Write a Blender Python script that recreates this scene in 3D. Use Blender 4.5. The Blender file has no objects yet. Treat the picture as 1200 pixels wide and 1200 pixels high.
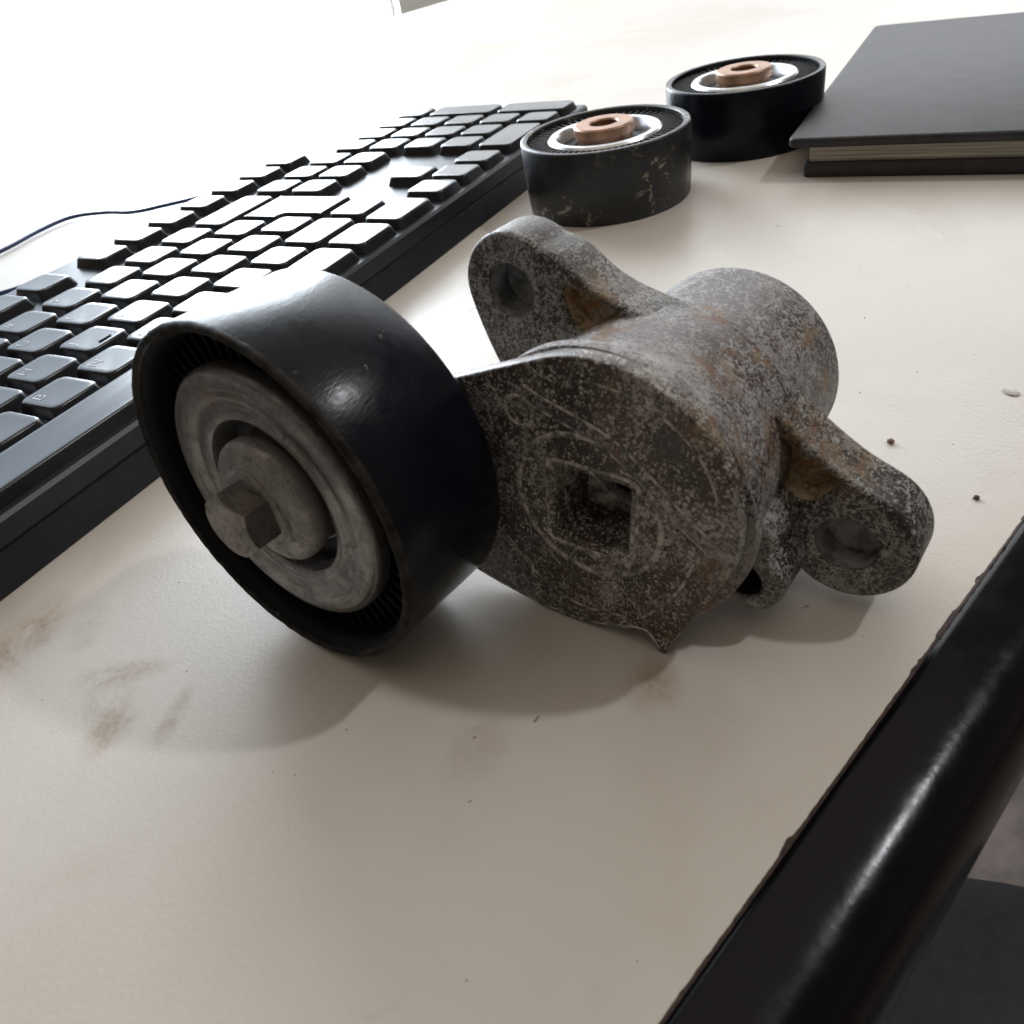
import bpy, bmesh, math, random
from mathutils import Vector, Matrix
from mathutils.geometry import tessellate_polygon
random.seed(7)
S = bpy.context.scene
COL = S.collection
MM = 0.001

# ---------------------------------------------------------------- camera
CAM_LOC = Vector((18.05, -180.79, 105.16)) * MM
RIGHT = Vector((0.45698, -0.87432, -0.16349))
DOWN = Vector((-0.60663, -0.17193, -0.77617))
FWD = Vector((0.65051, 0.45387, -0.60896))
cam = bpy.data.cameras.new('camera')
cam.sensor_width = 36.0
cam.lens = 36.0 * 950.0 / 1200.0
cam.clip_start = 0.005
cam.clip_end = 50.0
cam.dof.use_dof = True
cam.dof.focus_distance = 0.195
cam.dof.aperture_fstop = 40.0
camo = bpy.data.objects.new('camera', cam)
COL.objects.link(camo)
m = Matrix((RIGHT, -DOWN, -FWD)).transposed().to_4x4()
m.translation = CAM_LOC
camo.matrix_world = m
S.camera = camo

# ---------------------------------------------------------------- world, lamps, exposure
W = bpy.data.worlds.new('World')
S.world = W
W.use_nodes = True
W.node_tree.nodes['Background'].inputs[0].default_value = (1.0, 0.86, 0.73, 1)
W.node_tree.nodes['Background'].inputs[1].default_value = 0.14
S.view_settings.view_transform = 'Standard'
S.view_settings.look = 'None'
S.view_settings.exposure = 0.0
S.view_settings.gamma = 1.0
WINDOW_L = 16.5          # radiance of the daylight in the window panes


def aim(o, target):
    d = Vector(target) - o.location
    o.rotation_euler = d.to_track_quat('-Z', 'Y').to_euler()


def area(name, loc, target, sx, sy, power, col):
    l = bpy.data.lights.new(name, 'AREA')
    l.shape = 'ELLIPSE'
    l.size, l.size_y = sx, sy
    l.energy = power
    l.color = col
    o = bpy.data.objects.new(name, l)
    COL.objects.link(o)
    o.location = loc
    aim(o, target)
    return o


C0 = Vector((0.10, -0.10, 0.0))
area('ceiling_lamp', C0 + Vector((0.5, -0.70, 1.0)) * 1.5, C0, 0.10, 0.10, 8.5, (0.95, 0.97, 1.0))
fill_lamp = area('overhead_fill', C0 + Vector((0.3, 0.1, 1.7)), C0 + Vector((0.3, 0.1, 0)), 2.6, 2.6, 9.0, (1.0, 0.90, 0.78))  # wide soft lamp added overhead as ambient fill

# ---------------------------------------------------------------- helpers


def link(o, parent=None):
    COL.objects.link(o)
    if parent:
        o.parent = parent
    return o


def obj(name, bm, mat, parent=None, smooth=35, loc=None):
    me = bpy.data.meshes.new(name)
    if isinstance(bm, bmesh.types.BMesh):
        bmesh.ops.recalc_face_normals(bm, faces=bm.faces)
        bm.to_mesh(me)
        bm.free()
    else:
        me.from_pydata(bm[0], [], bm[1])
    me.materials.append(mat)
    if smooth:
        for p in me.polygons:
            p.use_smooth = True
        me.set_sharp_from_angle(angle=math.radians(smooth))
    o = bpy.data.objects.new(name, me)
    if loc is not None:
        o.location = loc
    return link(o, parent)


def tag(o, label=None, cat=None, group=None, kind=None):
    for k, v in (('label', label), ('category', cat), ('group', group), ('kind', kind)):
        if v:
            o[k] = v
    return o


def empty(name, loc, label=None, cat=None, group=None):
    o = bpy.data.objects.new(name, None)
    o.empty_display_size = 0.01
    o.location = loc
    link(o)
    return tag(o, label, cat, group)


def xform(bm, M):
    bm.transform(M)
    return bm


def lathe(prof, n=96, closed=False):
    """prof: list of (r, z) in mm; revolved round z."""
    bm = bmesh.new()
    rings = []
    for r, z in prof:
        if r < 1e-6:
            rings.append([bm.verts.new((0, 0, z * MM))])
        else:
            rings.append([bm.verts.new((r * math.cos(2 * math.pi * i / n) * MM, r * math.sin(2 * math.pi * i / n) * MM, z * MM)) for i in range(n)])
    pairs = list(zip(rings[:-1], rings[1:]))
    if closed:
        pairs.append((rings[-1], rings[0]))
    for a, b in pairs:
        for i in range(n):
            j = (i + 1) % n
            if len(a) == 1 and len(b) == 1:
                continue
            if len(a) == 1:
                bm.faces.new((a[0], b[i], b[j]))
            elif len(b) == 1:
                bm.faces.new((a[i], b[0], a[j]))
            else:
                bm.faces.new((a[i], b[i], b[j], a[j]))
    return bm


def offset_loop(L, d):
    """shift a closed CCW loop inwards by d (mm)."""
    out = []
    n = len(L)
    for i in range(n):
        p, q, r = Vector(L[i - 1]), Vector(L[i]), Vector(L[(i + 1) % n])
        e1 = (q - p).normalized()
        e2 = (r - q).normalized()
        n1 = Vector((-e1.y, e1.x))
        n2 = Vector((-e2.y, e2.x))
        nn = n1 + n2
        if nn.length < 1e-6:
            nn = n1
        nn.normalize()
        k = max(0.55, nn.dot(n1))
        v = q + nn * (d / k)
        out.append((v.x, v.y))
    return out


def area2(L):
    return sum(L[i - 1][0] * L[i][1] - L[i][0] * L[i - 1][1] for i in range(len(L)))


def ccw(L):
    return L if area2(L) > 0 else L[::-1]


def extrude(outline, z0, z1, bev=0.6, holes=(), steps=3, hole_bev=0.35, hole_depth=None, back=True):
    """prism between z0 (back) and z1 (front), rounded front and back edges, holes go through (or to hole_depth with no floor)."""
    outline = ccw(outline)
    bm = bmesh.new()

    def ring(L, z):
        return [bm.verts.new((x * MM, y * MM, z * MM)) for x, y in L]

    def bridge(a, b):
        n = len(a)
        for i in range(n):
            j = (i + 1) % n
            bm.faces.new((a[i], a[j], b[j], b[i]))

    def stack(L, spec):
        rs = [ring(offset_loop(L, d) if abs(d) > 1e-9 else L, z) for d, z in spec]
        for a, b in zip(rs[:-1], rs[1:]):
            bridge(a, b)
        return rs[0], rs[-1]

    spec = []
    for k in range(steps + 1):
        t = math.pi / 2 * k / steps
        spec.append((bev * (1 - math.sin(t)), z0 + bev * (1 - math.cos(t))))
    for k in range(steps + 1):
        t = math.pi / 2 * k / steps
        spec.append((bev * (1 - math.cos(t)), z1 - bev * (1 - math.sin(t))))
    b0, f0 = stack(outline, spec)
    fl, bl = [f0], [b0]
    for h in holes:
        h = ccw(h)
        zb = z0
        a, f = stack(h, [(0, zb), (0, z1 - hole_bev), (-hole_bev * 0.35, z1 - hole_bev * 0.35), (-hole_bev, z1)])
        fl.append(f)
        bl.append(a)

    def cap(loops):
        flat = [v for L in loops for v in L]
        for t in tessellate_polygon([[v.co / MM for v in L] for L in loops]):
            try:
                bm.faces.new([flat[k] for k in t])
            except ValueError:
                pass
    cap(fl)
    if back:
        cap(bl)
    return bm


def arc(cx, cy, r, a0, a1, n):
    return [(cx + r * math.cos(math.radians(a0 + (a1 - a0) * i / n)), cy + r * math.sin(math.radians(a0 + (a1 - a0) * i / n))) for i in range(n + 1)]


def circle(cx, cy, r, n=40):
    return arc(cx, cy, r, 0, 360, n)[:-1]


def spline(pts, n=6, closed=True):
    """Catmull-Rom through 2-D points."""
    out = []
    N = len(pts)
    rng = range(N if closed else N - 1)
    for i in rng:
        if closed:
            p0, p1, p2, p3 = (Vector(pts[(i + k) % N]) for k in (-1, 0, 1, 2))
        else:
            p0, p1, p2, p3 = (Vector(pts[min(max(i + k, 0), N - 1)]) for k in (-1, 0, 1, 2))
        for k in range(n):
            t = k / n
            v = 0.5 * ((2 * p1) + (p2 - p0) * t + (2 * p0 - 5 * p1 + 4 * p2 - p3) * t * t + (3 * p1 - p0 - 3 * p2 + p3) * t ** 3)
            out.append(tuple(v))
    if not closed:
        out.append(tuple(pts[-1]))
    return out


def tube(path, r, n=8, bm=None, flat=1.0):
    """round tube (r in mm) along 3-D points in mm."""
    bm = bm or bmesh.new()
    P = [Vector(p) for p in path]
    prev = None
    up = Vector((0.02, 0.01, 1))
    for i, p in enumerate(P):
        t = (P[min(i + 1, len(P) - 1)] - P[max(i - 1, 0)]).normalized()
        s = t.cross(up)
        if s.length < 1e-4:
            s = t.cross(Vector((1, 0, 0)))
        s.normalize()
        u = s.cross(t)
        rr = r[i] if isinstance(r, (list, tuple)) else r
        ring = [bm.verts.new((p + s * rr * math.cos(2 * math.pi * k / n) + u * rr * flat * math.sin(2 * math.pi * k / n)) * MM) for k in range(n)]
        if prev:
            for k in range(n):
                j = (k + 1) % n
                bm.faces.new((prev[k], prev[j], ring[j], ring[k]))
        else:
            bm.faces.new(ring[::-1])
        prev = ring
    bm.faces.new(prev)
    return bm


def box(x0, x1, y0, y1, z0, z1, bev=0.0, seg=2):
    bm = bmesh.new()
    bmesh.ops.create_cube(bm, size=1.0)
    bm.transform(Matrix.Translation(Vector(((x0 + x1) / 2, (y0 + y1) / 2, (z0 + z1) / 2)) * MM) @ Matrix.Diagonal(((x1 - x0) * MM, (y1 - y0) * MM, (z1 - z0) * MM, 1)))
    if bev:
        bmesh.ops.bevel(bm, geom=bm.edges[:], offset=bev * MM, segments=seg, affect='EDGES', profile=0.5)
    return bm


# frame of the belt tensioner: x right and y up across its front, z along the pulley axis (mm)
PC = Vector((85.42, -85.41, 32.45))                    # centre of the pulley's front face, mm
AX = Vector((-0.98817, 0.14473, 0.05083))             # pulley axis, towards the front
EX = Vector((0, 0, 1)).cross(AX).normalized()
EY = AX.cross(EX)
TB = Vector((0.0854, -0.0854, 0))
ROT = Matrix((EX, EY, AX)).transposed().to_4x4()

# ---------------------------------------------------------------- materials


class NT:
    def __init__(self, name):
        self.m = bpy.data.materials.new(name)
        self.m.use_nodes = True
        self.t = self.m.node_tree
        self.b = self.t.nodes['Principled BSDF']
        self.tc = self.t.nodes.new('ShaderNodeTexCoord')

    def n(self, kind, **kw):
        nd = self.t.nodes.new(kind)
        for k, v in kw.items():
            setattr(nd, k, v)
        return nd

    def l(self, a, b):
        self.t.links.new(a, b)

    def noise(self, scale, detail=2, rough=0.5, dist=0.0, vec=None):
        nd = self.n('ShaderNodeTexNoise')
        nd.inputs['Scale'].default_value = scale
        nd.inputs['Detail'].default_value = detail
        nd.inputs['Roughness'].default_value = rough
        nd.inputs['Distortion'].default_value = dist
        self.l(vec or self.tc.outputs['Object'], nd.inputs['Vector'])
        return nd.outputs['Fac']

    def mapping(self, scale=(1, 1, 1), rot=(0, 0, 0), loc=(0, 0, 0)):
        nd = self.n('ShaderNodeMapping')
        nd.inputs['Scale'].default_value = scale
        nd.inputs['Rotation'].default_value = rot
        nd.inputs['Location'].default_value = loc
        self.l(self.tc.outputs['Object'], nd.inputs['Vector'])
        return nd.outputs[0]

    def ramp(self, src, lo, hi, a=0.0, b=1.0):
        nd = self.n('ShaderNodeMapRange', interpolation_type='SMOOTHSTEP')
        nd.inputs[1].default_value = lo
        nd.inputs[2].default_value = hi
        nd.inputs[3].default_value = a
        nd.inputs[4].default_value = b
        self.l(src, nd.inputs[0])
        return nd.outputs[0]

    def math(self, op, a, b=None, clamp=False):
        nd = self.n('ShaderNodeMath', operation=op, use_clamp=clamp)
        for i, v in enumerate((a, b)):
            if v is None:
                continue
            if isinstance(v, (int, float)):
                nd.inputs[i].default_value = v
            else:
                self.l(v, nd.inputs[i])
        return nd.outputs[0]

    def mix(self, fac, a, b):
        nd = self.n('ShaderNodeMix', data_type='RGBA')
        for sock, v in ((nd.inputs[0], fac), (nd.inputs[6], a), (nd.inputs[7], b)):
            if isinstance(v, (int, float)):
                sock.default_value = v
            elif isinstance(v, tuple):
                sock.default_value = (*v, 1)
            else:
                self.l(v, sock)
        return nd.outputs[2]

    def bump(self, h, strength=0.3, dist=0.0002):
        nd = self.n('ShaderNodeBump')
        nd.inputs['Strength'].default_value = strength
        nd.inputs['Distance'].default_value = dist
        self.l(h, nd.inputs['Height'])
        self.l(nd.outputs[0], self.b.inputs['Normal'])

    def set(self, **kw):
        for k, v in kw.items():
            s = self.b.inputs[k.replace('_', ' ')]
            if isinstance(v, (int, float)):
                s.default_value = v
            elif isinstance(v, tuple):
                s.default_value = (*v, 1) if len(v) == 3 and s.type == 'RGBA' else v
            else:
                self.l(v, s)
        return self.m


def blob(M, cx, cy, rx, ry, rot=0.0, soft=0.6):
    """soft elliptical patch on the x-y plane (mm): 1 inside, 0 outside."""
    mp = M.n('ShaderNodeMapping', vector_type='TEXTURE')
    mp.inputs['Location'].default_value = ((cx - 300) * MM, (cy - 100) * MM, 0.75)
    mp.inputs['Rotation'].default_value = (0, 0, math.radians(rot))
    mp.inputs['Scale'].default_value = (rx * MM, ry * MM, 1000)
    M.l(M.tc.outputs['Object'], mp.inputs[0])
    vl = M.n('ShaderNodeVectorMath', operation='LENGTH')
    M.l(mp.outputs[0], vl.inputs[0])
    return M.ramp(vl.outputs['Value'], 1.0, 1.0 - soft)


def blob3(M, pts):
    """soft spots (a, b, depth, radius in mm, in the tensioner's frame), broken up by noise."""
    out = None
    for a, b, d, r in pts:
        c = (PC + EX * a + EY * b - AX * d) * MM - TB
        vm = M.n('ShaderNodeVectorMath', operation='DISTANCE')
        M.l(M.tc.outputs['Object'], vm.inputs[0])
        vm.inputs[1].default_value = c
        f = M.ramp(vm.outputs['Value'], r * MM, r * MM * 0.35)
        out = f if out is None else M.math('MAXIMUM', out, f)
    return M.math('MULTIPLY', out, M.ramp(M.noise(330, 5, 0.7, 0.5), 0.40, 0.62))


def polar(M):
    """(radius, angle, depth) about the pulley axis, for marks that run round it."""
    mp = M.n('ShaderNodeMapping', vector_type='TEXTURE')
    mp.inputs['Location'].default_value = PC * MM - TB
    mp.inputs['Rotation'].default_value = ROT.to_euler()
    M.l(M.tc.outputs['Object'], mp.inputs[0])
    sx = M.n('ShaderNodeSeparateXYZ')
    M.l(mp.outputs[0], sx.inputs[0])
    x, y, z = sx.outputs
    r = M.math('SQRT', M.math('ADD', M.math('MULTIPLY', x, x), M.math('MULTIPLY', y, y)))
    cx = M.n('ShaderNodeCombineXYZ')
    M.l(r, cx.inputs[0])
    M.l(M.math('MULTIPLY', M.math('ARCTAN2', y, x), 0.0011), cx.inputs[1])
    M.l(z, cx.inputs[2])
    return cx.outputs[0]


def mat_desk():
    M = NT('desk_laminate')
    base = M.mix(M.ramp(M.noise(14, 4, 0.6), 0.35, 0.65), (0.63, 0.58, 0.515), (0.67, 0.625, 0.565))
    grime = M.ramp(M.noise(420, 4, 0.7, 0.4), 0.40, 0.66)
    fine = M.noise(60, 5, 0.7, 0.8)
    # brown smudges of dust; the first, widened, also paints in the pulley's shadow
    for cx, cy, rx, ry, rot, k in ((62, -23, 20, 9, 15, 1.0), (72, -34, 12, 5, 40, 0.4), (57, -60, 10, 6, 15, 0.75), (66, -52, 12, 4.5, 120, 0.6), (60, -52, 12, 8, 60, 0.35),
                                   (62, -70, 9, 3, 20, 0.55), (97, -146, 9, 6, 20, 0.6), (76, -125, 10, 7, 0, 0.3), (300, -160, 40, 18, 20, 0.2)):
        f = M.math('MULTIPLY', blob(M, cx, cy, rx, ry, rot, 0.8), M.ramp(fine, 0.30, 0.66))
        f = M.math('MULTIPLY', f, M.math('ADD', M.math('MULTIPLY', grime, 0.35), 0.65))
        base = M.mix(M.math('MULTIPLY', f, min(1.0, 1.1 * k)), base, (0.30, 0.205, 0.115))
    # faint grey rub marks and pin specks everywhere
    sm = M.ramp(M.noise(70, 6, 0.75, 0.2, M.mapping((1, 2.6, 1), (0, 0, 0.6))), 0.55, 0.90)
    base = M.mix(M.math('MULTIPLY', sm, 0.22), base, (0.36, 0.32, 0.28))
    sp = M.ramp(M.noise(330, 2, 0.5), 0.775, 0.80)
    base = M.mix(M.math('MULTIPLY', sp, 0.7), base, (0.14, 0.10, 0.07))
    film = M.math('MULTIPLY', M.ramp(M.noise(9, 4, 0.6, 0.6), 0.46, 0.70), 0.30)
    base = M.mix(film, base, (0.42, 0.345, 0.255))
    scr = M.math('MULTIPLY', M.ramp(M.math('ABSOLUTE', M.math('SUBTRACT', M.noise(60, 2, 0.5, 0.3, M.mapping((1, 0.16, 1), (0, 0, 0.9))), 0.5)), 0.0035, 0.001), M.ramp(M.noise(40, 3), 0.56, 0.66))
    base = M.mix(M.math('MULTIPLY', scr, 0.10), base, (0.30, 0.25, 0.2))
    h = M.math('ADD', M.noise(1100, 3, 0.6), M.math('MULTIPLY', M.noise(330, 2, 0.5), 0.6))
    M.bump(h, 0.22, 0.00025)
    rg = M.ramp(M.noise(25, 3, 0.6), 0.2, 0.8, 0.31, 0.35)
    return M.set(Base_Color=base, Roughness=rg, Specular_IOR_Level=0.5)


RUST = ((70, 1, 52, 9), (75, -3, 55, 8), (64, 14, 30, 5), (67, 8, 36, 6), (66, 2, 46, 6), (33, 19, 51, 7), (52, 18, 57, 5), (58, 14, 44, 6), (66, -9, 28, 4), (60, -26, 29, 4))


def mat_corroded(name, dark=(0.036, 0.028, 0.024), pale=(0.46, 0.45, 0.43), thr=0.0, rust=0.0, brown=0.0, dots=1.0):
    M = NT(name)
    big = M.noise(75, 4, 0.6, 0.5)
    worm = M.noise(1250, 2, 0.5, 1.2)
    bias = M.math('MULTIPLY', M.math('SUBTRACT', big, 0.5), 0.55)
    crust = M.ramp(M.math('ADD', M.math('ADD', worm, bias), thr), 0.540, 0.562)
    # separate little blisters of oxide, each cell its own size
    wob = M.n('ShaderNodeTexNoise')
    wob.inputs['Scale'].default_value = 1600
    M.l(M.tc.outputs['Object'], wob.inputs['Vector'])
    vm = M.n('ShaderNodeVectorMath', operation='MULTIPLY_ADD')
    M.l(wob.outputs['Color'], vm.inputs[0])
    vm.inputs[1].default_value = (0.0005, 0.0005, 0.0005)
    M.l(M.tc.outputs['Object'], vm.inputs[2])
    blis = None
    for sc, lo in ((1350, 0.60), (2300, 0.54)):
        vo = M.n('ShaderNodeTexVoronoi')
        vo.inputs['Scale'].default_value = sc
        M.l(vm.outputs[0], vo.inputs['Vector'])
        sep = M.n('ShaderNodeSeparateColor')
        M.l(vo.outputs['Color'], sep.inputs[0])
        size = M.ramp(M.math('ADD', sep.outputs[0], M.math('MULTIPLY', bias, 1.3)), lo - 0.25, 1.0, 0.0, 0.50)
        d = M.ramp(M.math('SUBTRACT', size, vo.outputs['Distance']), 0.0, 0.07)
        blis = d if blis is None else M.math('MAXIMUM', blis, d)
    # pale outlines where the crust dried in rings
    gate = M.ramp(big, 0.50, 0.62)
    line = M.math('MULTIPLY', M.ramp(M.math('ABSOLUTE', M.math('SUBTRACT', M.noise(310, 4, 0.5, 1.5), 0.5)), 0.020, 0.008), M.ramp(M.noise(110, 3), 0.36, 0.52))
    fine = M.math('MULTIPLY', M.ramp(M.math('ABSOLUTE', M.math('SUBTRACT', M.noise(1050, 2, 0.5, 1.8), 0.5)), 0.055, 0.025), gate)
    line = M.math('MAXIMUM', line, M.math('MULTIPLY', fine, 0.8))
    k = M.math('MAXIMUM', M.math('MAXIMUM', M.math('MULTIPLY', crust, 0.9), M.math('MULTIPLY', line, 0.75)), M.math('MULTIPLY', blis, dots), clamp=True)
    d = M.mix(M.ramp(M.noise(120, 4, 0.65), 0.35, 0.65), dark, (dark[0] * 1.7, dark[1] * 1.7, dark[2] * 1.7))
    p = M.mix(M.ramp(M.noise(300, 4, 0.7), 0.35, 0.7), (pale[0] * 0.60, pale[1] * 0.58, pale[2] * 0.56), pale)
    c = M.mix(k, d, p)
    if brown:
        c = M.mix(M.math('MULTIPLY', M.ramp(M.noise(55, 3, 0.6, 0.6), 0.42, 0.7), brown), c, (0.13, 0.095, 0.07))
    ru = M.ramp(M.noise(95, 4, 0.65, 0.4, M.mapping(loc=(0.31, 0.17, 0.05))), 0.66 - rust, 0.74 - rust)
    ru = M.math('MAXIMUM', ru, M.math('MULTIPLY', blob3(M, RUST), 0.9))
    c = M.mix(M.math('MULTIPLY', ru, 0.8), c, M.mix(M.ramp(M.noise(300, 3), 0.4, 0.6), (0.20, 0.09, 0.03), (0.28, 0.20, 0.11)))
    h = M.math('ADD', M.math('MULTIPLY', k, 0.7), M.math('ADD', M.math('MULTIPLY', M.noise(2600, 2), 0.35), M.math('MULTIPLY', M.noise(160, 3), 0.8)))
    M.bump(h, 0.6, 0.00025)
    return M.set(Base_Color=c, Roughness=M.ramp(k, 0, 1, 0.42, 0.68), Specular_IOR_Level=0.5, Metallic=0.12)


def mat_ochre():
    M = NT('ochre_stain')
    c = M.mix(M.ramp(M.noise(230, 5, 0.65, 0.6), 0.36, 0.60), (0.50, 0.40, 0.27), (0.34, 0.18, 0.06))
    c = M.mix(M.math('MULTIPLY', M.ramp(M.noise(420, 5, 0.7, 0.5), 0.50, 0.66), 0.8), c, (0.12, 0.065, 0.03))
    c = M.mix(M.ramp(M.noise(900, 3, 0.6, 0.8), 0.56, 0.62), c, (0.52, 0.47, 0.38))
    M.bump(M.math('ADD', M.noise(500, 4), M.noise(1500, 3)), 0.7, 0.0004)
    return M.set(Base_Color=c, Roughness=0.55)


def mat_black(name, col=(0.012, 0.013, 0.015), rough=0.25, dust=0.3, dirt=0.0, scr=1.0, spec=0.5, micro=0.0):
    M = NT(name)
    sc = M.noise(500, 3, 0.6, 0.3, M.mapping((1, 1, 0.03), (0.5, 0.3, 0.2)))
    scm = M.math('MULTIPLY', M.ramp(sc, 0.68, 0.72), M.ramp(M.noise(60, 3), 0.5, 0.6))
    cl = M.ramp(M.noise(90, 4, 0.7, 0.6), 0.45, 0.75)
    c = M.mix(M.math('MULTIPLY', cl, dust * 0.25), col, (0.09, 0.085, 0.08))
    c = M.mix(M.math('MULTIPLY', scm, 0.35 * scr), c, (0.25, 0.25, 0.26))
    if dirt:
        dm = M.math('MULTIPLY', M.ramp(M.noise(150, 5, 0.75, 0.4), 0.56, 0.64), M.ramp(M.noise(34, 3, 0.5, 0.3), 0.40, 0.56))
        c = M.mix(M.math('MULTIPLY', dm, dirt), c, (0.40, 0.36, 0.27))
    hb = M.math('ADD', M.noise(700, 3), M.math('MULTIPLY', scm, 0.9))
    if micro:
        hb = M.math('ADD', hb, M.math('MULTIPLY', M.noise(2600, 2, 0.5, 0, M.mapping((0.25, 1, 1), (0.3, 0.2, 0.4))), 1.2))
    M.bump(hb, 0.10 + micro, 0.00012 if micro else 0.0002)
    return M.set(Base_Color=c, Roughness=M.ramp(M.noise(140, 4, 0.7), 0.3, 0.7, rough * 0.85, rough * 1.35), Specular_IOR_Level=spec)


def mat_plain(name, col, rough=0.5, metal=0.0, bump=0.1, bscale=900, var=0.25, vscale=120, spec=0.5):
    M = NT(name)
    c = M.mix(M.ramp(M.noise(vscale, 4, 0.65), 0.35, 0.65), tuple(v * (1 - var) for v in col), tuple(min(1, v * (1 + var)) for v in col))
    M.bump(M.noise(bscale, 3), bump, 0.0002)
    return M.set(Base_Color=c, Roughness=rough, Metallic=metal, Specular_IOR_Level=spec)


def mat_worn_steel(name, light=(0.40, 0.37, 0.335), dark=(0.10, 0.085, 0.075), metal=0.55, rough=0.42, rings=True):
    M = NT(name)
    a = M.ramp(M.noise(190, 6, 0.75, 0.15), 0.34, 0.66)
    b = M.math('MULTIPLY', M.ramp(M.noise(650, 5, 0.75, 0.3), 0.50, 0.66), M.ramp(M.noise(75, 3, 0.6, 0.3), 0.40, 0.62))
    c = M.mix(a, light, tuple(v * 0.66 for v in light))
    c = M.mix(M.math('MULTIPLY', b, 0.9), c, dark)
    crack = M.ramp(M.math('ABSOLUTE', M.math('SUBTRACT', M.noise(130, 3, 0.55, 1.5), 0.5)), 0.014, 0.003)
    c = M.mix(M.math('MULTIPLY', crack, 0.18), c, (0.05, 0.04, 0.035))
    c = M.mix(M.math('MULTIPLY', M.ramp(M.noise(80, 3, 0.6, 0.6, M.mapping(loc=(0.2, 0.1, 0))), 0.60, 0.72), 0.5), c, (0.22, 0.13, 0.075))
    pv = polar(M)
    rg = M.noise(1500, 3, 0.6, 0.25, pv)
    c = M.mix(M.math('MULTIPLY', M.ramp(rg, 0.56, 0.70), 0.55), c, dark)
    c = M.mix(M.math('MULTIPLY', M.ramp(M.noise(420, 4, 0.6, 0.8, pv), 0.56, 0.68), 0.7), c, (dark[0] * 0.8, dark[1] * 0.75, dark[2] * 0.7))
    M.bump(M.math('ADD', M.noise(900, 4, 0.6), M.math('ADD', M.noise(150, 3), rg)), 0.35, 0.00025)
    return M.set(Base_Color=c, Roughness=M.ramp(a, 0, 1, rough, rough + 0.18), Metallic=metal)


def mat_emit(name, col, L):
    M = NT(name)
    M.b.inputs['Emission Color'].default_value = (*col, 1)
    M.b.inputs['Emission Strength'].default_value = L
    return M.set(Base_Color=(0.1, 0.1, 0.1), Roughness=0.3)


def mat_pages():
    M = NT('book_pages')
    ln = M.noise(60, 3, 0.6, 0.0, M.mapping((0.25, 0.25, 40)))
    c = M.mix(M.ramp(ln, 0.35, 0.65), (0.22, 0.19, 0.145), (0.56, 0.52, 0.44))
    M.bump(ln, 0.5, 0.0003)
    return M.set(Base_Color=c, Roughness=0.8)


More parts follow.
